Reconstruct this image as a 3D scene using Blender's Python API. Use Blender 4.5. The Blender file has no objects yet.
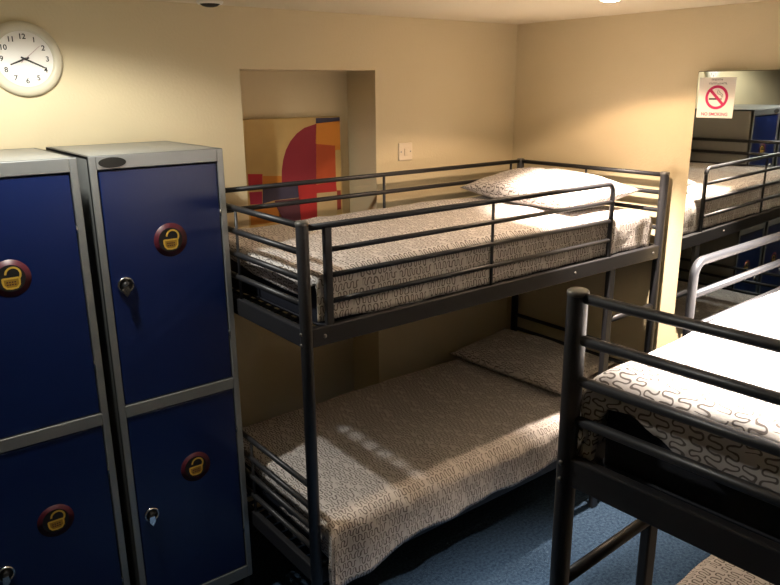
import bpy, bmesh, math, random
from mathutils import Vector, Matrix, noise
R = math.radians
PI = math.pi
sc = bpy.context.scene
col = sc.collection
random.seed(7)

# ------------------------------------------------------------------ materials
def new_mat(name):
    m = bpy.data.materials.new(name); m.use_nodes = True
    nt = m.node_tree
    return m, nt, nt.nodes['Principled BSDF']

def plain(name, rgb, rough=.5, metal=0.0, bump=0.0, bscale=60, spec=None, var=0.0, vscale=8, coat=0.0):
    m, nt, b = new_mat(name)
    b.inputs['Base Color'].default_value = (*rgb, 1)
    b.inputs['Roughness'].default_value = rough
    b.inputs['Metallic'].default_value = metal
    if spec is not None: b.inputs['Specular IOR Level'].default_value = spec
    if coat: b.inputs['Coat Weight'].default_value = coat
    tc = nt.nodes.new('ShaderNodeTexCoord')
    if var:
        n = nt.nodes.new('ShaderNodeTexNoise'); n.inputs['Scale'].default_value = vscale; n.inputs['Detail'].default_value = 5
        nt.links.new(tc.outputs['Object'], n.inputs['Vector'])
        r = nt.nodes.new('ShaderNodeMix'); r.data_type = 'RGBA'
        r.inputs['A'].default_value = (*[c*(1-var) for c in rgb], 1)
        r.inputs['B'].default_value = (*[min(1, c*(1+var)) for c in rgb], 1)
        nt.links.new(n.outputs['Fac'], r.inputs['Factor'])
        nt.links.new(r.outputs['Result'], b.inputs['Base Color'])
    if bump:
        n = nt.nodes.new('ShaderNodeTexNoise'); n.inputs['Scale'].default_value = bscale; n.inputs['Detail'].default_value = 4
        nt.links.new(tc.outputs['Object'], n.inputs['Vector'])
        bp = nt.nodes.new('ShaderNodeBump'); bp.inputs['Strength'].default_value = bump; bp.inputs['Distance'].default_value = .004
        nt.links.new(n.outputs['Fac'], bp.inputs['Height']); nt.links.new(bp.outputs['Normal'], b.inputs['Normal'])
    return m

M = {}
M['wall'] = plain('cream_wall_paint', (.64, .545, .36), .75, bump=.25, bscale=90, var=.03, vscale=3, spec=.25)
M['ceiling'] = plain('ceiling_paint', (.70, .63, .48), .85, bump=.1, bscale=60, spec=.2)
M['metal'] = plain('dark_grey_powder_coat', (.029, .029, .033), .42, metal=.3, bump=.05, bscale=400)
M['cap'] = plain('post_cap_metal', (.13, .125, .115), .4, metal=.3)
M['frame'] = plain('locker_grey_steel', (.30, .31, .31), .38, metal=.55, bump=.03, bscale=120, var=.05, vscale=5)
M['blue'] = plain('locker_blue_paint', (.0042, .0145, .088), .33, bump=.04, bscale=60)
M['black'] = plain('black_plastic', (.008, .008, .009), .5)
M['chrome'] = plain('chrome', (.75, .75, .76), .15, metal=1.0)
M['stred'] = plain('sticker_dark_red', (.062, .005, .013), .45)
M['yellow'] = plain('sticker_yellow', (.62, .40, .055), .5)
M['ochre'] = plain('sticker_ochre', (.30, .17, .012), .5)
M['mattress'] = plain('navy_mattress_ticking', (.008, .010, .020), .7, bump=.2, bscale=300)
M['white'] = plain('white_plastic', (.78, .76, .70), .35)
M['paper'] = plain('white_paper', (.82, .78, .72), .6)
M['pink'] = plain('sign_red', (.50, .006, .095), .5)
M['ink'] = plain('black_ink', (.02, .018, .016), .6)
M['greyink'] = plain('grey_ink', (.30, .30, .28), .6)
M['pinkink'] = plain('pink_ink', (.55, .10, .17), .6)
M['cream_plastic'] = plain('cream_plastic', (.60, .55, .42), .4)
M['switch'] = plain('cream_switch_plastic', (.70, .60, .46), .35)
M['dial'] = plain('clock_dial', (.86, .82, .76), .5)
M['hand'] = plain('clock_hand', (.015, .015, .013), .4)
M['sechand'] = plain('second_hand', (.50, .36, .36), .4)
M['dark_hole'] = plain('dark_recess', (.010, .008, .006), .7)

def mirror_mat():
    m, nt, b = new_mat('mirror_silver')
    b.inputs['Base Color'].default_value = (.86, .88, .85, 1); b.inputs['Metallic'].default_value = 1; b.inputs['Roughness'].default_value = .015
    return m
M['mirror'] = mirror_mat()

def carpet_mat():
    m, nt, b = new_mat('blue_carpet')
    tc = nt.nodes.new('ShaderNodeTexCoord')
    n = nt.nodes.new('ShaderNodeTexNoise'); n.inputs['Scale'].default_value = 75; n.inputs['Detail'].default_value = 5; n.inputs['Roughness'].default_value = .7
    nt.links.new(tc.outputs['Object'], n.inputs['Vector'])
    r = nt.nodes.new('ShaderNodeValToRGB')
    r.color_ramp.elements[0].position = .32; r.color_ramp.elements[0].color = (.012, .026, .055, 1)
    r.color_ramp.elements[1].position = .70; r.color_ramp.elements[1].color = (.062, .108, .178, 1)
    nt.links.new(n.outputs['Fac'], r.inputs['Fac']); nt.links.new(r.outputs['Color'], b.inputs['Base Color'])
    b.inputs['Roughness'].default_value = .95; b.inputs['Specular IOR Level'].default_value = .1
    bp = nt.nodes.new('ShaderNodeBump'); bp.inputs['Strength'].default_value = .6; bp.inputs['Distance'].default_value = .006
    n2 = nt.nodes.new('ShaderNodeTexNoise'); n2.inputs['Scale'].default_value = 220
    nt.links.new(tc.outputs['Object'], n2.inputs['Vector'])
    nt.links.new(n2.outputs['Fac'], bp.inputs['Height']); nt.links.new(bp.outputs['Normal'], b.inputs['Normal'])
    return m
M['carpet'] = carpet_mat()

def squiggle_mat(name='squiggle_cotton', fabric=(.57, .535, .52), line=(.15, .128, .12)):
    """white cotton printed with rows of meandering worm lines, laid out on the cloth's own UVs (metres)"""
    m, nt, b = new_mat(name)
    N, L = nt.nodes, nt.links
    uv = N.new('ShaderNodeUVMap'); uv.uv_map = 'UVMap'
    sp = N.new('ShaderNodeSeparateXYZ'); L.new(uv.outputs['UV'], sp.inputs[0])
    def op(o, a, bb=None, c=None):
        n = N.new('ShaderNodeMath'); n.operation = o
        for i, v in enumerate((a, bb, c)):
            if v is None: continue
            if isinstance(v, (int, float)): n.inputs[i].default_value = v
            else: L.new(v, n.inputs[i])
        return n.outputs[0]
    wob = N.new('ShaderNodeTexNoise'); wob.inputs['Scale'].default_value = 30; wob.inputs['Detail'].default_value = 1; L.new(uv.outputs['UV'], wob.inputs['Vector'])
    sw = N.new('ShaderNodeSeparateColor'); L.new(wob.outputs['Color'], sw.inputs[0])
    U = op('ADD', sp.outputs['X'], op('MULTIPLY', op('SUBTRACT', sw.outputs[0], .5), .018))
    V = op('ADD', sp.outputs['Y'], op('MULTIPLY', op('SUBTRACT', sw.outputs[1], .5), .018))
    pitch, p, a = .0315, .0225, .0064
    r = p/4
    vi = op('FLOOR', op('DIVIDE', V, pitch))
    vv = op('SUBTRACT', op('SUBTRACT', V, op('MULTIPLY', vi, pitch)), pitch/2)
    wn = N.new('ShaderNodeTexWhiteNoise'); wn.noise_dimensions = '1D'; L.new(vi, wn.inputs['W'])
    uu = op('ADD', U, op('MULTIPLY', wn.outputs['Value'], .37))
    q = op('DIVIDE', uu, p)
    d0 = op('MULTIPLY', op('ABSOLUTE', op('SUBTRACT', op('FRACT', op('ADD', op('MULTIPLY', q, 2), .5)), .5)), p/2)
    def turn(shift, sgn):
        t = op('MULTIPLY', op('SUBTRACT', op('FRACT', op('ADD', q, shift)), .5), p)
        w = op('ADD' if sgn < 0 else 'SUBTRACT', vv, a)
        return op('ABSOLUTE', op('SUBTRACT', op('SQRT', op('ADD', op('MULTIPLY', t, t), op('MULTIPLY', w, w))), r))
    d1, d2 = turn(.25, 1), turn(.75, -1)
    up, dn = op('GREATER_THAN', vv, a), op('LESS_THAN', vv, -a)
    def mix(f, x, y):   # x*(1-f)+y*f
        return op('ADD', op('MULTIPLY', x, op('SUBTRACT', 1, f)), op('MULTIPLY', y, f))
    d = mix(dn, mix(up, d0, d1), d2)
    gap = op('LESS_THAN', op('FRACT', op('DIVIDE', uu, .1575)), .91)
    mr = N.new('ShaderNodeMapRange'); mr.interpolation_type = 'SMOOTHSTEP'
    mr.inputs['From Min'].default_value = .0012; mr.inputs['From Max'].default_value = .0026
    mr.inputs['To Min'].default_value = 1; mr.inputs['To Max'].default_value = 0
    L.new(d, mr.inputs['Value'])
    fac = op('MULTIPLY', mr.outputs['Result'], gap)
    mx = N.new('ShaderNodeMix'); mx.data_type = 'RGBA'
    mx.inputs['A'].default_value = (*fabric, 1); mx.inputs['B'].default_value = (*line, 1)
    L.new(fac, mx.inputs['Factor']); L.new(mx.outputs['Result'], b.inputs['Base Color'])
    b.inputs['Roughness'].default_value = .9; b.inputs['Specular IOR Level'].default_value = .15
    tc = N.new('ShaderNodeTexCoord')
    n = N.new('ShaderNodeTexNoise'); n.inputs['Scale'].default_value = 22; n.inputs['Detail'].default_value = 5
    L.new(tc.outputs['Object'], n.inputs['Vector'])
    bp = N.new('ShaderNodeBump'); bp.inputs['Strength'].default_value = .35; bp.inputs['Distance'].default_value = .012
    L.new(n.outputs['Fac'], bp.inputs['Height']); L.new(bp.outputs['Normal'], b.inputs['Normal'])
    return m
M['cloth'] = squiggle_mat()

def emit_mat(name, rgb, strength):
    m, nt, b = new_mat(name)
    b.inputs['Base Color'].default_value = (.9, .9, .9, 1)
    b.inputs['Emission Color'].default_value = (*rgb, 1); b.inputs['Emission Strength'].default_value = strength
    return m
M['lamp_warm'] = emit_mat('halogen_glow', (1, .86, .62), 60)
M['lamp_cool'] = emit_mat('cool_lamp_glow', (1, .97, .82), 40)

# ------------------------------------------------------------------ mesh helpers
class MB:
    def __init__(s): s.bm = bmesh.new()
    def box(s, x0, x1, y0, y1, z0, z1, bev=0.0, mi=0, mat=None):
        bm = s.bm
        vs = [bm.verts.new((x, y, z)) for x in (x0, x1) for y in (y0, y1) for z in (z0, z1)]
        f = [(0, 1, 3, 2), (4, 6, 7, 5), (0, 4, 5, 1), (2, 3, 7, 6), (0, 2, 6, 4), (1, 5, 7, 3)]
        fs = [bm.faces.new([vs[i] for i in q]) for q in f]
        for q in fs: q.material_index = mi
        if mat is not None: bmesh.ops.transform(bm, matrix=mat, verts=vs)
        if bev:
            es = {e for q in fs for e in q.edges}
            r = bmesh.ops.bevel(bm, geom=list(es), offset=bev, segments=2, affect='EDGES', profile=.5)
            for q in r['faces']: q.material_index = mi
        return s
    def tube(s, pts, r, n=12, fillet=0.0, mi=0, smooth=True):
        pts = [Vector(p) for p in pts]
        if fillet and len(pts) > 2:
            out = [pts[0]]
            for i in range(1, len(pts)-1):
                a, b, c = pts[i-1], pts[i], pts[i+1]
                u, v = (a-b).normalized(), (c-b).normalized()
                ang = u.angle(v); t = fillet/math.tan(ang/2)
                p0, p1 = b+u*t, b+v*t
                ctr = b+(u+v).normalized()*(fillet/math.sin(ang/2))
                for k in range(9):
                    w = p0.lerp(p1, k/8)-ctr
                    out.append(ctr+w.normalized()*fillet)
            out.append(pts[-1]); pts = out
        bm = s.bm; rings = []
        d0 = (pts[1]-pts[0]).normalized()
        ref = Vector((0, 0, 1)) if abs(d0.z) < .9 else Vector((1, 0, 0))
        nrm = (ref-d0*ref.dot(d0)).normalized()
        for i, p in enumerate(pts):
            if i == 0: d = d0
            elif i == len(pts)-1: d = (pts[-1]-pts[-2]).normalized()
            else: d = ((pts[i+1]-p).normalized()+(p-pts[i-1]).normalized()).normalized()
            nrm = (nrm-d*nrm.dot(d)).normalized(); bi = d.cross(nrm)
            rings.append([bm.verts.new(p+nrm*(r*math.cos(2*PI*k/n))+bi*(r*math.sin(2*PI*k/n))) for k in range(n)])
        for i in range(len(rings)-1):
            for k in range(n):
                f = bm.faces.new((rings[i][k], rings[i][(k+1) % n], rings[i+1][(k+1) % n], rings[i+1][k]))
                f.smooth = smooth; f.material_index = mi
        f = bm.faces.new(list(reversed(rings[0]))); f.material_index = mi
        f = bm.faces.new(rings[-1]); f.material_index = mi
        return s
    def lathe(s, prof, n=40, mat=None, mi=0, smooth=True):
        """profile of (radius, z) turned about z"""
        bm = s.bm; rings = []; allv = []
        for (r, z) in prof:
            if r < 1e-6: v = [bm.verts.new((0, 0, z))]
            else: v = [bm.verts.new((r*math.cos(2*PI*k/n), r*math.sin(2*PI*k/n), z)) for k in range(n)]
            rings.append(v); allv += v
        for a, b in zip(rings, rings[1:]):
            for k in range(n):
                k2 = (k+1) % n
                if len(a) == 1 and len(b) == 1: continue
                if len(a) == 1: f = bm.faces.new((a[0], b[k], b[k2]))
                elif len(b) == 1: f = bm.faces.new((a[k], b[0], a[k2]))
                else: f = bm.faces.new((a[k], b[k], b[k2], a[k2]))
                f.smooth = smooth; f.material_index = mi
        if mat is not None: bmesh.ops.transform(bm, matrix=mat, verts=allv)
        return s
    def prism(s, poly, h, mat=None, mi=0):
        """flat polygon (x, y) extruded from z=0 to z=h"""
        bm = s.bm
        lo = [bm.verts.new((x, y, 0)) for x, y in poly]; hi = [bm.verts.new((x, y, h)) for x, y in poly]
        fs = [bm.faces.new(hi), bm.faces.new(list(reversed(lo)))]
        n = len(poly)
        for i in range(n): fs.append(bm.faces.new((lo[i], lo[(i+1) % n], hi[(i+1) % n], hi[i])))
        for f in fs: f.material_index = mi
        if mat is not None: bmesh.ops.transform(bm, matrix=mat, verts=lo+hi)
        return s
    def build(s, name, mats, parent=None, fix=True):
        bm = s.bm
        if fix: bmesh.ops.recalc_face_normals(bm, faces=bm.faces[:])
        me = bpy.data.meshes.new(name); bm.to_mesh(me); bm.free()
        if not isinstance(mats, (list, tuple)): mats = [mats]
        for m in mats: me.materials.append(m)
        o = bpy.data.objects.new(name, me); col.objects.link(o)
        if parent is not None: o.parent = parent
        return o

def tag(o, label=None, cat=None, group=None, kind=None):
    if label: o['label'] = label
    if cat: o['category'] = cat
    if group: o['group'] = group
    if kind: o['kind'] = kind
    return o
def empty(name, loc, rz=0):
    o = bpy.data.objects.new(name, None); col.objects.link(o)
    o.location = loc; o.rotation_euler = (0, 0, rz); o.empty_display_size = .1
    return o
def copy_tree(o, parent=None):
    c = o.copy(); col.objects.link(c)
    if parent is not None: c.parent = parent
    for ch in list(o.children): copy_tree(ch, c)
    return c
def text_mesh(txt, size, mat, name, parent, matrix, depth=.0004, bold=0.0, merge=None):
    cu = bpy.data.curves.new('t', 'FONT'); cu.body = txt; cu.size = size; cu.align_x = 'CENTER'; cu.align_y = 'CENTER'
    cu.extrude = depth; cu.offset = bold
    t = bpy.data.objects.new('t', cu); col.objects.link(t)
    dg = bpy.context.evaluated_depsgraph_get(); dg.update()
    me = bpy.data.meshes.new_from_object(t.evaluated_get(dg))
    bpy.data.objects.remove(t); bpy.data.curves.remove(cu)
    me.transform(matrix)
    if merge is not None:
        merge.bm.from_mesh(me); bpy.data.meshes.remove(me); return None
    me.materials.clear(); me.materials.append(mat); me.name = name
    o = bpy.data.objects.new(name, me); col.objects.link(o); o.parent = parent
    return o
MY = Matrix.Rotation(R(90), 4, 'X')          # local (x, y, z) -> (x, -z, y): front faces -y

# ------------------------------------------------------------------ the room
XL, YF, H = -6.2, -6.0, 2.319
AX0, AX1, AZ, AD = -1.655, -.952, 2.075, .235
def struct(o): o['kind'] = 'structure'; return o
b = MB(); b.box(XL-.1, .12, YF-.1, .34, -.1, 0); struct(b.build('floor', M['carpet']))
b = MB(); b.box(XL-.1, .12, YF-.1, .34, H, H+.1); struct(b.build('ceiling', M['ceiling']))
# back wall with a tall alcove running down to the floor
b = MB(); b.box(XL-.1, AX0, 0, .34, 0, H); b.box(AX1, .12, 0, .34, 0, H); b.box(AX0, AX1, 0, .34, AZ, H)
b.box(AX0, AX1, AD, .34, 0, AZ)
struct(b.build('wall_back', M['wall']))
b = MB(); b.box(.02, .12, YF-.1, 0, 0, H); struct(b.build('wall_right', M['wall']))
b = MB(); b.box(XL-.1, XL, YF-.1, 0, 0, H); struct(b.build('wall_left', M['wall']))
b = MB(); b.box(XL, .02, YF-.1, YF, 0, H); struct(b.build('wall_front', M['wall']))

# ------------------------------------------------------------------ bunk bed (aisle side at -y, ladder at the +x end)
BL, BW = 1.955, .884
hx, hy = BL/2, BW/2
ZU0 = (1.597, 1.514, 1.431, 1.348); ZUB0 = (1.205, 1.268)
ZL0 = (.706, .624, .545, .464); ZLB0 = (.330, .394)
def make_bunk(lift=0.0, guard_end=.584):
    root = empty('bunk_bed', (0, 0, 0))
    me = M['metal']
    ZU, ZL = [z+lift for z in ZU0], [z+lift for z in ZL0]
    ZUB, ZLB = [z+lift for z in ZUB0], [z+lift for z in ZLB0]
    for sx in (-1, 1):
        for sy in (-1, 1):
            b = MB(); b.lathe([(0, 0), (.020, 0), (.020, 1.600+lift), (.0185, 1.604+lift), (0, 1.604+lift)], 24, Matrix.Translation((sx*hx, sy*hy, 0)))
            p = b.build('post', me, root)
            b = MB(); b.lathe([(.0205, 1.600+lift), (.0212, 1.603+lift), (.0205, 1.609+lift), (.017, 1.6115+lift), (0, 1.612+lift)], 24, Matrix.Translation((sx*hx, sy*hy, 0)))
            c = b.build('post_cap', M['cap'], p); c['label'] = 'pale metal post cap'
            b = MB(); b.lathe([(0, 0), (.0208, 0), (.0208, .02), (.0204, .024)], 20, Matrix.Translation((sx*hx, sy*hy, 0)))
            b.build('foot', M['black'], p)
    for sx in (-1, 1):
        x = sx*hx
        for z in ZU+ZL:
            b = MB(); b.tube([(x, -hy+.012, z), (x, hy-.012, z)], .0105); b.build('end_rail', me, root)
        for z0, z1 in (ZUB, ZLB):
            b = MB(); b.box(x-.012, x+.012, -hy+.012, hy-.012, z0, z1, .004); b.build('end_bar', me, root)
        for za, zb in ((ZUB[1]-.004, ZU[0]), (ZLB[1]-.004, ZL[0])):
            b = MB(); b.tube([(x, .0, za), (x, .0, zb)], .0055, 8); b.build('end_rod', me, root)
    for sy in (-1, 1):
        y = sy*hy
        for z0, z1 in (ZUB, ZLB):
            b = MB(); b.box(-hx+.012, hx-.012, y-.014, y+.014, z0, z1, .004)
            sb = b.build('side_bar', me, root)
            if sy < 0:
                for bx_ in (-hx+.06, .34, hx-.06):
                    b = MB(); b.lathe([(0, 0), (.007, 0), (.0065, .003), (0, .0045)], 10, Matrix.Translation((bx_, y-.014, (z0+z1)/2))@MY)
                    b.build('bolt', M['cap'], sb)
    # bolts on the post faces that look out over the ends
    for sx in (-1, 1):
        for zb in (1.255+lift, 1.218+lift):
            for sy in (-1, 1):
                b = MB(); b.lathe([(0, 0), (.006, 0), (.0055, .003), (0, .004)], 10,
                                  Matrix.Translation((sx*(hx+.0195), sy*hy, zb))@Matrix.Rotation(R(90*sx), 4, 'Y'))
                b.build('bolt', M['cap'], root)
    # guard rail on the aisle side: rounded at the ladder gap
    y, xr, xv = -hy, guard_end, -.888
    b = MB()
    b.tube([(-hx+.012, y, 1.589+lift), (xr, y, 1.589+lift), (xr, y, ZUB[1]-.01)], .0105, 12, .035)
    for z in (1.511+lift, 1.428+lift, 1.343+lift): b.tube([(xv, y, z), (xr, y, z)], .009)
    b.box(xv-.015, xv+.013, y-.009, y+.009, ZUB[1]-.01, 1.585+lift, .004)
    b.tube([(-.152, y, 1.589+lift), (-.152, y, ZUB[1]-.01)], .006, 8)
    b.build('guard_rail', me, root)
    # back guard
    b = MB()
    b.tube([(-hx+.012, hy, ZU[0]), (hx-.012, hy, ZU[0])], .0105); b.tube([(-hx+.012, hy, ZU[1]), (hx-.012, hy, ZU[1])], .0105)
    for x in (.018, .900, -.900): b.tube([(x, hy, ZU[0]), (x, hy, ZUB[1]-.01)], .007, 8)
    b.build('back_rail', me, root)
    # ladder between one upright and the post
    b = MB(); b.box(.592, .634, y-.013, y+.013, 0.0, ZUB[0]+.002, .005); b.build('ladder_upright', me, root)
    for z in (.965+lift, .665+lift, .365+lift):
        b = MB(); b.tube([(.628, y, z), (hx-.012, y, z)], .014); b.build('ladder_rung', me, root)
    for z in (1.222+lift, .374+lift):
        b = MB()
        for k in range(14):
            yy = -hy+.045+k*(BW-.09)/13
            b.box(-hx+.008, hx-.008, yy-.008, yy+.008, z, z+.006)
        for k in range(7):
            xx = -hx+.10+k*(BL-.20)/6
            b.box(xx-.008, xx+.008, -hy+.010, hy-.010, z-.007, z)
        b.build('bed_base', me, root)
    return root
bunk = make_bunk()
bunk.location = (-1.0045, -.547, 0)
tag(bunk, 'dark grey metal bunk bed along the back wall beside the blue lockers', 'bunk bed', 'dark metal bunk beds')
LIFT = .019                                  # the foreground bed stands a little taller
bunk2 = make_bunk(LIFT, .530)
ROT2 = R(2.43)
cor = Vector((-2.013, -2.034, 0))
off = Matrix.Rotation(PI+ROT2, 3, 'Z') @ Vector((hx, -hy, 0))
bunk2.location = cor-off; bunk2.rotation_euler = (0, 0, PI+ROT2)
tag(bunk2, 'dark grey metal bunk bed in the right foreground in front of the mirror', 'bunk bed', 'dark metal bunk beds')

# frames for bedding: a runs from the foot to the head, b from the aisle edge across the bed
F1 = Matrix.Translation((-1.982, -.989, 0))
F2 = Matrix.Translation(cor+Vector((0, 0, LIFT))) @ Matrix.Rotation(ROT2, 4, 'Z') @ Matrix.Diagonal((1, -1, 1, 1))

def mattress(F, z0, z1, label, a0=.050, bev=.03):
    b = MB(); b.box(a0, BL-.03, .048, BW-.040, z0, z1, bev)
    for f in b.bm.faces: f.smooth = True
    for z in (z0+.022, z1-.022):     # piping
        x0, x1, y0, y1 = a0-.003, BL-.027, .045, BW-.037
        r = .03
        pts = []
        for cx, cy, an in ((x1-r, y1-r, 0), (x0+r, y1-r, 90), (x0+r, y0+r, 180), (x1-r, y0+r, 270)):
            for k in range(5): pts.append((cx+r*math.cos(R(an+k*22.5)), cy+r*math.sin(R(an+k*22.5)), z))
        pts.append(pts[0]); b.tube(pts, .004, 6)
    b.bm.transform(F)
    o = b.build('mattress', M['mattress'])
    return tag(o, label, 'mattress', 'dark navy mattresses')

def duvet(F, top, foot, drop_foot, head, b0, drop_front, back, label, seed=0, r=.035, back_drop=.03, wr=.006, flare=.0, fr_off=None, puff=.012, thick=.014):
    """cloth on a mattress: foot(b), drop_foot(b), b0(a), drop_front(a) give its outline"""
    na, nd, nb, nf = 96, 10, 46, 12
    bm = bmesh.new(); uvl = bm.loops.layers.uv.new('UVMap')
    q = PI*r/2
    def edge(t):       # arclength past the start of the rounding -> outward offset, drop
        if t <= 0: return t, 0.0
        if t < q: return r*math.sin(t/r), r*(1-math.cos(t/r))
        return r+flare*(t-q), r+(t-q)
    rows = []; uvs = []
    for i in range(na+nd+1):
        row = []; urow = []
        for j in range(nb+nf+5):
            bb = 0.0
            # across
            for it in range(2):
                a_guess = max(0.0, (i-nd)/na)*(head)+.05
                if j < nf:
                    t_b = max(.001, drop_front(a_guess)+q-r)*(1-j/nf); kind = 0
                elif j <= nf+nb: t_b = -(j-nf)/nb; kind = 1
                else: t_b = (j-nf-nb)/4.0; kind = 2
            y0 = b0(a_guess)+r
            if kind == 0:
                o, db = edge(t_b); y = y0-o; sv = -t_b
            elif kind == 1:
                y = y0-t_b*(back-r-y0); db = 0; sv = (y-y0)
            else:
                o, db = edge(t_b*(back_drop+q-r)); y = back-r+o; sv = back-r-y0+t_b*(back_drop+q-r)
            x0 = foot(y)+r
            if i < nd:
                t_a = max(.001, drop_foot(y)+q-r)*(1-i/nd); o, da = edge(t_a); x = x0-o; su = -t_a
            else:
                x = x0+(i-nd)/na*(head-x0); da = 0; su = x-x0
            z = top-math.sqrt(da*da+db*db)
            n1 = noise.noise(Vector((su*5+seed, sv*5, seed*.7))); n2 = noise.noise(Vector((su*14, sv*11+seed, 3.1+seed)))
            w = wr*(1.3*n1+.55*n2)
            if da+db < .002: z += w+puff*math.sin(PI*min(1, max(0, (i-nd)/na)))
            else:
                z += w*.6
                if db > .01: y -= (w*1.6+.004*math.sin(su*34+seed))*min(1, db/.05)
                if da > .01: x -= (w*1.4)*min(1, da/.05)
            hd = min(1, max(0, (x-head+.06)/.06)); z -= .025*hd*hd
            row.append(bm.verts.new((x, y, z))); urow.append((su, sv))
        rows.append(row); uvs.append(urow)
    for i in range(len(rows)-1):
        for j in range(len(rows[0])-1):
            f = bm.faces.new((rows[i][j], rows[i+1][j], rows[i+1][j+1], rows[i][j+1])); f.smooth = True
            for lp, (ii, jj) in zip(f.loops, ((i, j), (i+1, j), (i+1, j+1), (i, j+1))): lp[uvl].uv = uvs[ii][jj]
    bm.transform(F)
    bmesh.ops.recalc_face_normals(bm, faces=bm.faces[:])
    up = sum(f.normal.z*f.calc_area() for f in bm.faces)
    if up < 0: bmesh.ops.reverse_faces(bm, faces=bm.faces[:])
    m = bpy.data.meshes.new('duvet'); bm.to_mesh(m); bm.free(); m.materials.append(M['cloth'])
    o = bpy.data.objects.new('duvet', m); col.objects.link(o)
    s = o.modifiers.new('thick', 'SOLIDIFY'); s.thickness = thick; s.offset = -1
    return tag(o, label, 'duvet', 'duvets in white covers printed with dark squiggles')

def smooth(x, a, b):
    t = min(1, max(0, (x-a)/(b-a))); return t*t*(3-2*t)
def curve(pts):
    def f(x):
        if x <= pts[0][0]: return pts[0][1]
        for (x0, y0), (x1, y1) in zip(pts, pts[1:]):
            if x <= x1: return y0+(y1-y0)*smooth(x, x0, x1)
        return pts[-1][1]
    return f

mattress(F1, 1.229, 1.400, 'dark navy mattress on the top bunk by the back wall', .085)
mattress(F1, .382, .520, 'dark navy mattress on the bottom bunk by the back wall')
mattress(F2, 1.229, 1.400, 'dark navy mattress showing under the duvet on the foreground top bunk', .046, .016)
mattress(F2, .382, .520, 'dark navy mattress on the bottom bunk of the foreground bed')

duvet(F1, 1.437, curve([(0, .055), (.2, .04), (.9, .05)]), curve([(.02, .03), (.06, .05), (.12, .09), (.40, .080), (.62, .055), (.85, .05)]), BL-.05,
      curve([(0, .016), (1.9, .016)]), curve([(0, .115), (.05, .16), (.3, .17), (1.9, .165)]), BW-.016,
      'squiggle patterned white duvet on the top bunk by the back wall', 1.0)
duvet(F1, .560, curve([(-.05, .032), (.0, .034), (.08, .045), (.9, .06)]), curve([(0, .12), (.06, .12), (.3, .12), (.6, .09), (.85, .07)]), BL-.06,
      curve([(0, -.048), (.10, -.052), (1.30, -.056), (1.48, .015), (1.9, .02)]),
      curve([(0, .26), (.14, .245), (.4, .18), (.6, .185), (.8, .165), (1.0, .175), (1.2, .155), (1.35, .165), (1.48, .12), (1.9, .12)]), BW-.016,
      'squiggle patterned white duvet hanging over the edge of the bottom bunk by the back wall', 4.0, r=.045)
duvet(F2, 1.452, curve([(0, .018), (.9, .018)]),
      curve([(.0, .20), (.035, .20), (.062, .068), (.12, .062), (.17, .085), (.245, .122), (.32, .124), (.88, .14)]), BL-.05,
      curve([(0, .020), (1.9, .020)]), curve([(0, .17), (1.9, .17)]), BW-.016,
      'squiggle patterned white duvet brightly lit on the foreground top bunk', 9.0, r=.05, puff=.034)
duvet(F2, .568, curve([(0, .05), (.9, .05)]), curve([(0, .03), (.1, .10), (.85, .10)]), BL-.06,
      curve([(0, .02), (.46, .02), (.54, -.088), (1.9, -.088)]),
      curve([(0, .10), (.46, .12), (.6, .22), (1.9, .23)]), BW-.016,
      'squiggle patterned white duvet on the bottom bunk of the foreground bed', 14.0, r=.045)

def pillow(loc, rz, tilt, lx, ly, h, label, seed):
    n = 34
    bm = bmesh.new(); uvl = bm.loops.layers.uv.new('UVMap')
    grids = []
    for side in (1, -1):
        g = []
        for i in range(n+1):
            row = []
            for j in range(n+1):
                u, v = -1+2*i/n, -1+2*j/n
                # corners pulled out a little, sides drawn in
                x = u*lx/2*(1-.07*(1-v*v)*abs(u)**3); y = v*ly/2*(1-.05*(1-u*u)*abs(v)**3)
                e = (1-abs(u)**2.4)*(1-abs(v)**2.4)
                z = h/2*max(0, e)**.55
                w = noise.noise(Vector((u*2.2+seed, v*2.4, seed*1.3)))*.016+noise.noise(Vector((u*5+seed, v*6, 2)))*.006
                z = side*z+(w*min(1, e*2) if side > 0 else w*.2*min(1, e*2))
                row.append((x, y, z))
            g.append(row)
        grids.append(g)
    vt = [[bm.verts.new(p) for p in row] for row in grids[0]]
    vb = [[(vt[i][j] if i in (0, n) or j in (0, n) else bm.verts.new(grids[1][i][j])) for j in range(n+1)] for i in range(n+1)]
    for V, fl in ((vt, False), (vb, True)):
        for i in range(n):
            for j in range(n):
                q = [(i, j), (i+1, j), (i+1, j+1), (i, j+1)]
                if fl: q.reverse()
                f = bm.faces.new([V[a][c] for a, c in q]); f.smooth = True
                for lp, (a, c) in zip(f.loops, q): lp[uvl].uv = (a/n*lx, c/n*ly+(2.3 if fl else 1.3))
    m = bpy.data.meshes.new('pillow'); bm.to_mesh(m); bm.free(); m.materials.append(M['cloth'])
    o = bpy.data.objects.new('pillow', m); col.objects.link(o)
    o.location = loc; o.rotation_euler = (R(tilt[0]), R(tilt[1]), rz)
    return tag(o, label, 'pillow', 'pillows in squiggle patterned white cases')
pillow((-.295, -.515, 1.510), R(-4), (0, -4), .46, .78, .160, 'plump squiggle patterned pillow at the head of the top bunk by the back wall', 2.0)
pillow((-.335, -.50, .622), R(3), (0, -5), .46, .74, .125, 'shaded squiggle patterned pillow at the head of the bottom bunk', 6.0)

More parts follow.
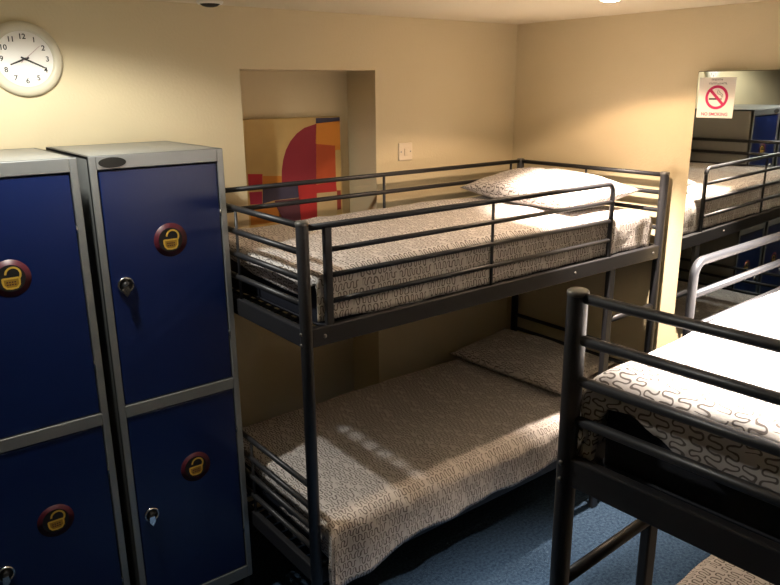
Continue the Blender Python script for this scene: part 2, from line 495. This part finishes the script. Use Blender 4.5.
# ------------------------------------------------------------------ lockers
LW, LD, LH = .468, .530, 1.792
def make_locker(marks):
    root = empty('locker', (0, 0, 0))           # origin: bottom, front left corner; front at y=0, body towards +y
    fr = M['frame']
    st, rt, rb, mb0, mb1, t = .024, .046, .055, .867, .912, .018
    b = MB()
    b.box(0, .012, .0, LD, 0, LH, .002); b.box(LW-.012, LW, .0, LD, 0, LH, .002)
    b.box(.012, LW-.012, LD-.01, LD, 0, LH); b.box(.0, LW, .0, LD, LH-.012, LH, .002); b.box(.012, LW-.012, .02, LD-.01, .0, .05)
    b.box(.012, LW-.012, .02, LD-.01, mb0+.01, mb1-.01)
    b.build('cabinet_body', fr, root)
    b = MB()
    b.box(0, st, -.002, .02, 0, LH, .003); b.box(LW-st, LW, -.002, .02, 0, LH, .003)
    b.box(st, LW-st, -.002, .02, LH-rt, LH, .003); b.box(st, LW-st, -.002, .02, 0, rb, .003); b.box(st, LW-st, -.002, .02, mb0, mb1, .003)
    b.build('front_frame', fr, root)
    # black oval opening in the top rail
    pl = [(.045*math.cos(2*PI*k/28), .017*math.sin(2*PI*k/28)) for k in range(28)]
    b = MB(); b.prism(pl, .0015, Matrix.Translation((.075, -.0018, LH-.0235))@MY)
    b.build('oval_grip', M['dark_hole'], root)
    for (z0, z1), (zs, xs, zl) in zip(((mb1, LH-rt), (rb, mb0)), marks):
        b = MB(); b.box(st+.003, LW-st-.003, .001, .018, z0+.003, z1-.003, .004)
        d = b.build('door', M['blue'], root)
        # sticker: dark red disc, black inner disc, open yellow padlock
        T = Matrix.Translation((xs, .001, zs))@MY
        s_ = MB(); s_.lathe([(.060, 0), (.060, .0006), (0, .0006)], 40, T); sd = s_.build('sticker', M['stred'], d)
        sd['label'] = 'round dark red padlock sticker'
        s_ = MB(); s_.lathe([(.043, .0006), (.043, .0009), (0, .0009)], 36, T, smooth=False); s_.build('sticker_centre', M['black'], sd)
        s_ = MB()
        def ring(cx, cy, r0, r1, a0, a1, n=22):
            pts = [(cx+r1*math.cos(R(a0+(a1-a0)*k/n)), cy+r1*math.sin(R(a0+(a1-a0)*k/n))) for k in range(n+1)]
            pts += [(cx+r0*math.cos(R(a1-(a1-a0)*k/n)), cy+r0*math.sin(R(a1-(a1-a0)*k/n))) for k in range(n+1)]
            return pts
        T2 = T@Matrix.Translation((0, 0, .0009))
        s_.prism(ring(.008, .012, .0185, .0245, -62, 178), .0004, T2)           # open shackle
        body = [(-.027, .0), (-.024, .003), (.022, .003), (.027, -.004), (.026, -.022), (.018, -.033), (0, -.036), (-.016, -.033), (-.024, -.024), (-.027, -.012)]
        inner = [(-.021, -.003), (.021, -.003), (.0215, -.020), (.013, -.029), (-.012, -.029), (-.020, -.020)]
        s_.prism(body, .0004, T2); s_.prism(inner, .0006, T2, 1)
        for k in range(2):
            for m_ in range(4): s_.box(-.014+m_*.0075, -.009+m_*.0075, -.0001, .0003, -.012-k*.008-.002, -.012-k*.008+.002, 0, 2, T@Matrix.Translation((0, 0, .0017))@Matrix.Rotation(R(-90), 4, 'X'))
        s_.build('padlock_emblem', [M['yellow'], M['ochre'], M['stred']], sd)
        # lock: tilted round escutcheon with a bright rim, and a hanging hasp
        b = MB()
        TL = Matrix.Translation((.074, .001, zl))@MY
        b.lathe([(.029, 0), (.029, .005), (.026, .009), (.0235, .009), (.022, .005), (0, .005)], 32, TL)
        lk = b.build('lock', M['chrome'], d); lk['label'] = 'round chrome lock'
        b = MB(); b.lathe([(.0215, .005), (.0205, .0065), (.012, .0070), (.012, .014), (0, .014)], 28, TL); b.build('lock_barrel', M['black'], lk)
        b = MB(); b.prism([(-.009, .003), (-.012, -.018), (0, -.036), (.012, -.018), (.009, .003)], .006, TL@Matrix.Translation((-.004, -.004, .014)))
        o = b.build('hasp', M['chrome'], lk)
        for k in (.22, .78):                       # hinge knuckles on the right edge
            zz = z0+(z1-z0)*k
            b = MB(); b.tube([(LW-st-.002, -.001, zz-.012), (LW-st-.002, -.001, zz+.012)], .0028, 8); b.build('hinge', M['chrome'], d)
    return root
LS = .943
lk1 = make_locker(((1.487, .247, 1.352), (.587, .262, .453))); LKC = Vector((-3.093, -2.842, 1.999))
def shrink(o):
    for ch in o.children:
        if ch.type == 'MESH': ch.data.transform(Matrix.Scale(LS, 4))
        shrink(ch)
shrink(lk1)
lk1.location = LKC+(Vector((-2.413, -.400, 0))-LKC)*LS
zb = lk1.location.z                                # the cabinets stand on a low open leg frame
b = MB()
w_, d_ = LW*LS, LD*LS
for x in (.0, w_-.025):
    for y in (.03, d_-.03): b.box(x, x+.025, y, y+.025, -zb, -.02)
b.box(0, w_, .03, .055, -.024, 0); b.box(0, w_, d_-.03, d_-.005, -.024, 0); b.box(0, .025, .055, d_-.03, -.024, 0); b.box(w_-.025, w_, .055, d_-.03, -.024, 0)
b.build('leg_stand', M['metal'], lk1)
lk2 = make_locker(((1.435, .229, 1.352), (.564, .250, .432))); shrink(lk2)
ls_ = next(c for c in lk1.children if c.name.startswith('leg_stand')).copy(); col.objects.link(ls_); ls_.parent = lk2
tag(lk1, 'blue door two-tier steel locker standing next to the bunk bed', 'locker', 'two-tier blue lockers')
lk2.location = LKC+(Vector((-2.917, -.404, 0))-LKC)*LS; lk2.location.z = zb
tag(lk2, 'blue door two-tier steel locker at the left edge, further from the bunk bed', 'locker', 'two-tier blue lockers')

# ------------------------------------------------------------------ wall clock
ck = empty('wall_clock', (-2.474, 0, 2.102))
tag(ck, 'round white wall clock with pale rim above the lockers', 'clock')
b = MB(); b.lathe([(0, 0), (.121, 0), (.125, .005), (.124, .014), (.115, .022), (.102, .024), (.094, .021), (.091, .016), (0, .016)], 64, MY); b.build('casing', M['cream_plastic'], ck)
b = MB(); b.lathe([(.0915, .0162), (.0915, .0172), (0, .0172)], 56, MY, smooth=False); dl = b.build('dial', M['dial'], ck)
for k in range(1, 13):
    a = R(90-30*k)
    text_mesh(str(k), .024, M['ink'], 'numeral', dl, MY@Matrix.Translation((.073*math.cos(a), .073*math.sin(a), .0176)), bold=.0005)
def hand(name, ang, ln, tail, w, z, mat):
    b = MB(); b.prism([(-w, -tail), (w, -tail), (w*.6, ln), (-w*.6, ln)], .0012, MY@Matrix.Translation((0, 0, z))@Matrix.Rotation(R(-ang), 4, 'Z'))
    b.build(name, mat, ck)
hand('hour_hand', 248, .052, .014, .0036, .0190, M['hand'])
hand('minute_hand', 115, .072, .014, .0030, .0206, M['hand'])
hand('second_hand', 50, .068, .018, .0010, .0222, M['sechand'])
b = MB(); b.lathe([(.0045, .0172), (.0045, .0245), (0, .0250)], 20, MY); b.build('hand_hub', M['hand'], ck)

# ------------------------------------------------------------------ painting in the alcove
PT = {'beige': (.50, .345, .13), 'navy': (.045, .040, .085), 'orange': (.60, .22, .022), 'redor': (.44, .070, .015), 'arch': (.26, .014, .030), 'red': (.40, .018, .020),
      'mag': (.42, .014, .032), 'or2': (.52, .20, .020), 'pink': (.33, .014, .06), 'purp': (.085, .020, .035), 'or3': (.45, .17, .02), 'white': (.50, .38, .20), 'dred': (.22, .02, .015)}
pm = {k: plain('paint_'+k, v, .7, bump=.1, bscale=200, var=.10, vscale=14) for k, v in PT.items()}
keys = list(pm)
shapes = [
 ('navy', [(-1.173, 1.857), (-1.034, 1.857), (-1.034, 1.838), (-1.174, 1.832)]),
 ('orange', [(-1.171, 1.832), (-1.034, 1.841), (-1.036, 1.70), (-1.067, 1.698), (-1.067, 1.72), (-1.179, 1.735)]),
 ('redor', [(-1.175, 1.736), (-1.066, 1.722), (-1.067, 1.545), (-1.183, 1.540)]),
 ('arch', [(-1.377, 1.560), (-1.374, 1.619), (-1.363, 1.672), (-1.346, 1.716), (-1.32, 1.755), (-1.284, 1.789), (-1.24, 1.814), (-1.171, 1.831), (-1.184, 1.538), (-1.291, 1.548)]),
 ('red', [(-1.29, 1.551), (-1.184, 1.538), (-1.067, 1.546), (-1.063, 1.494), (-1.183, 1.496), (-1.187, 1.33), (-1.278, 1.33)]),
 ('mag', [(-1.552, 1.619), (-1.477, 1.613), (-1.481, 1.551), (-1.552, 1.553)]),
 ('or2', [(-1.476, 1.604), (-1.376, 1.596), (-1.378, 1.558), (-1.480, 1.551)]),
 ('pink', [(-1.55, 1.535), (-1.484, 1.533), (-1.487, 1.474), (-1.549, 1.477)]),
 ('navy', [(-1.480, 1.547), (-1.288, 1.550), (-1.284, 1.484), (-1.422, 1.484), (-1.485, 1.474)]),
 ('purp', [(-1.421, 1.482), (-1.281, 1.482), (-1.279, 1.33), (-1.373, 1.33)]),
 ('or3', [(-1.552, 1.465), (-1.422, 1.471), (-1.375, 1.38), (-1.552, 1.38)]),
 ('white', [(-1.182, 1.494), (-1.065, 1.493), (-1.067, 1.33), (-1.182, 1.33)]),
 ('dred', [(-1.062, 1.499), (-1.040, 1.497), (-1.040, 1.40), (-1.064, 1.40)]),
]
pic = empty('painting', (0, 0, 0)); pic.location = (-1.29, AD, 1.30)
tag(pic, 'abstract canvas of red, orange and navy shapes on beige in the alcove', 'painting')
b = MB(); b.box(-1.645, -1.032, .187, .2345, 1.30, 1.862, .003)
for k, poly in shapes:
    b.prism(poly, .0006, Matrix.Translation((0, .1871, 0))@MY, keys.index(k))
b.bm.transform(Matrix.Translation((1.29, -AD, -1.30)))
b.build('canvas', [pm[k] for k in keys], pic)

# ------------------------------------------------------------------ light switch
sw = empty('light_switch', (-.7735, 0, 1.6865))
tag(sw, 'square white light switch on the back wall above the top bunk', 'light switch')
b = MB(); b.box(-.043, .043, -.010, 0, -.043, .043, .003); b.build('switch_plate', M['switch'], sw)
b = MB(); b.box(-.011, .011, -.0155, -.009, -.018, .018, .002, 0, Matrix.Rotation(R(7), 4, 'X')); b.build('rocker', M['switch'], sw)
for x in (-.030, .030):
    b = MB(); b.lathe([(0, .0095), (.004, .0105), (.0035, .0118), (0, .0120)], 12, Matrix.Translation((x, 0, 0))@MY); b.build('screw', M['greyink'], sw)

# ------------------------------------------------------------------ mirror and sign on the right wall
MYAW, MTILT = R(1.8), R(-.36)
mr_ = empty('wall_mirror', (.0085, -1.400, .905))
mr_.rotation_euler = (0, MTILT, MYAW)
tag(mr_, 'tall frameless mirror on the right wall behind the foreground bunk', 'mirror')
b = MB(); b.box(-.0065, -.0005, -.305, .305, 0, 1.147); b.build('backing', M['dark_hole'], mr_)
b = MB(); b.box(-.0085, -.0065, -.303, .303, .002, 1.145); b.build('glass', M['mirror'], mr_)
for y in (-.22, .285):
    for z in (-.004, 1.151):
        if z > 1: continue
        b = MB(); b.box(-.012, -.001, y-.008, y+.008, z-.010, z+.008, .002); b.build('clip', M['cream_plastic'], mr_)
sg = empty('no_smoking_sign', (0, 0, 0))
sg.matrix_world = Matrix.Translation((.0085, -1.400, .905)) @ Matrix.Rotation(MYAW, 4, 'Z') @ Matrix.Rotation(MTILT, 4, 'Y') @ Matrix.Translation((-.0086, .215, 1.036))
tag(sg, 'white no smoking notice with red barred circle stuck on the mirror', 'sign')
MX = Matrix(((0, 0, -1, 0), (-1, 0, 0, 0), (0, 1, 0, 0), (0, 0, 0, 1)))   # x right -> -y, y up -> z, z -> -x
b = MB(); b.box(-.080, .080, -.083, .085, 0, .0006, 0, 0, MX); b.build('paper', M['paper'], sg)
def ring2(r0, r1, n=48):
    return [(r1*math.cos(2*PI*k/n), r1*math.sin(2*PI*k/n)) for k in range(n+1)]+[(r0*math.cos(-2*PI*k/n), r0*math.sin(-2*PI*k/n)) for k in range(n+1)]
T = MX@Matrix.Translation((.003, .003, .0007))
b = MB()
n = 56
for k in range(n):
    a0, a1 = 2*PI*k/n, 2*PI*(k+1)/n
    b.prism([(.0385*math.cos(a0), .0385*math.sin(a0)), (.050*math.cos(a0), .050*math.sin(a0)), (.050*math.cos(a1), .050*math.sin(a1)), (.0385*math.cos(a1), .0385*math.sin(a1))], .0004, T)
b.box(-.043, .043, -.006, .006, .0002, .0007, 0, 0, T@Matrix.Rotation(R(-45), 4, 'Z'))
b.build('barred_circle', M['pink'], sg)
b = MB(); b.box(-.034, .008, -.0105, -.0035, .0, .0003, 0, 0, T); b.box(.012, .024, -.0105, -.0035, .0, .0003, 0, 1, T)
def strip(pts, w, mi):
    for (x0, y0), (x1, y1) in zip(pts, pts[1:]):
        d = Vector((x1-x0, y1-y0)); L_ = d.length; an = math.atan2(d.y, d.x)
        b.box(-w*.3, L_+w*.3, -w/2, w/2, 0, .0003, 0, mi, T@Matrix.Translation((x0, y0, 0))@Matrix.Rotation(an, 4, 'Z'))
strip([(.021, .0), (.020, .008), (.012, .012), (.004, .014), (.002, .022), (.004, .030)], .003, 1)
strip([(.026, .0), (.026, .010), (.018, .017), (.011, .020), (.010, .027)], .003, 1)
b.build('cigarette', [M['ink'], M['greyink']], sg)
text_mesh('NO SMOKING', .0185, M['pinkink'], 'notice_lettering', sg, MX@Matrix.Translation((0, -.068, .0009)), bold=.0004)
b = MB()                                       # two rows of small unreadable print above the circle
rng = random.Random(3)
for y, x0, x1, h in ((.076, -.026, .022, .0075), (.060, -.036, .040, .0075)):
    x = x0
    while x < x1:
        w = rng.choice((.003, .004, .005))
        b.box(x, x+.0014, y-h/2, y+h/2*rng.choice((.5, 1, 1)), 0, .0003, 0, 0, MX@Matrix.Translation((0, 0, .0007)))
        k = rng.choice((-1, 0, 1))*h*.4
        b.box(x, x+w, y+k-.0007, y+k+.0007, 0, .0003, 0, 0, MX@Matrix.Translation((0, 0, .0007)))
        x += w+.0016
b.build('small_print', M['ink'], sg)

# ------------------------------------------------------------------ ceiling lamps
def downlight(x, y, lens, label, rr=.052, dark=False):
    o = empty('ceiling_downlight', (x, y, H))
    tag(o, label, 'ceiling light', 'round ceiling downlights')
    FL = Matrix.Rotation(PI, 4, 'X')
    b = MB(); b.lathe([(rr*.78, 0), (rr, 0), (rr, .006), (rr*.92, .011), (rr*.78, .011), (rr*.78, .002)], 40, FL); b.build('trim_ring', M['white'], o)
    b = MB(); b.lathe([(rr*.775, .001), (rr*.775, .010), (rr*.55, .018), (rr*.3, .021), (0, .022)], 32, FL); b.build('lens', lens, o)
    return o
downlight(-.660, -1.080, M['lamp_warm'], 'glowing warm downlight in the ceiling near the right wall')
downlight(-1.815, -.105, M['dark_hole'], 'dark unlit downlight in the ceiling close to the back wall', .050, True)
LB = (-2.62, -.69)
LC = (-1.47, -2.28)
downlight(*LB, M['lamp_cool'], 'pale downlight in the ceiling above the lockers')
downlight(*LC, M['lamp_warm'], 'warm downlight in the ceiling above the foreground bunk')

def spot(name, loc, aim, watts, rgb, half, blend, rad=.03):
    l = bpy.data.lights.new(name, 'SPOT'); l.energy = watts; l.color = rgb; l.spot_size = R(half*2); l.spot_blend = blend; l.shadow_soft_size = rad
    o = bpy.data.objects.new(name, l); col.objects.link(o); o.location = loc
    o.rotation_euler = (Vector(aim)-Vector(loc)).to_track_quat('-Z', 'Y').to_euler()
    return o
WARM = (1, .70, .45)
zl_ = H-.03
spot('lamp_light', (-.660, -1.080, zl_), (-.660, -1.080, 0), 46, WARM, 66, .16)
spot('lamp_beam', (-.660, -1.080, zl_), (-.40, -.84, 1.4), 520, (1, .83, .68), 30, .8)
spot('lamp_light', (*LB, zl_), (LB[0], LB[1]+.03, .9), 54, (1, .98, .88), 81, .3)
spot('lamp_light', (*LC, zl_), (LC[0], LC[1]-.4, 0), 10, WARM, 50, .3)
spot('lamp_beam', (*LC, zl_), (LC[0]+.05, LC[1]-.06, 0), 740, (1, .92, .82), 38, .75)

w = bpy.data.worlds.new('World'); sc.world = w; w.use_nodes = True
w.node_tree.nodes['Background'].inputs[0].default_value = (.02, .022, .03, 1); w.node_tree.nodes['Background'].inputs[1].default_value = 1

# ------------------------------------------------------------------ camera
P = dict(cx=-3.093, cy=-2.842, cz=1.999, yaw=-37.979, pitch=-15.943, roll=-.509, f=719.83)
y_, p_, r_ = R(P['yaw']), R(P['pitch']), R(P['roll'])
fw = Vector((-math.sin(y_)*math.cos(p_), math.cos(y_)*math.cos(p_), math.sin(p_)))
rt = Vector((math.cos(y_), math.sin(y_), 0)); up = rt.cross(fw)
rt2 = rt*math.cos(r_)+up*math.sin(r_); up2 = -rt*math.sin(r_)+up*math.cos(r_)
cd = bpy.data.cameras.new('camera'); cam = bpy.data.objects.new('camera', cd); col.objects.link(cam)
mw = Matrix((rt2, up2, -fw)).transposed().to_4x4(); mw.translation = (P['cx'], P['cy'], P['cz'])
cam.matrix_world = mw
cd.sensor_fit = 'HORIZONTAL'; cd.sensor_width = 36; cd.lens = P['f']/780*36; cd.clip_start = .02
sc.camera = cam

vs = sc.view_settings
sc.display_settings.display_device = 'sRGB'
vs.view_transform = 'Standard'; vs.look = 'None'; vs.gamma = 1; vs.use_curve_mapping = False
vs.exposure = 0.06
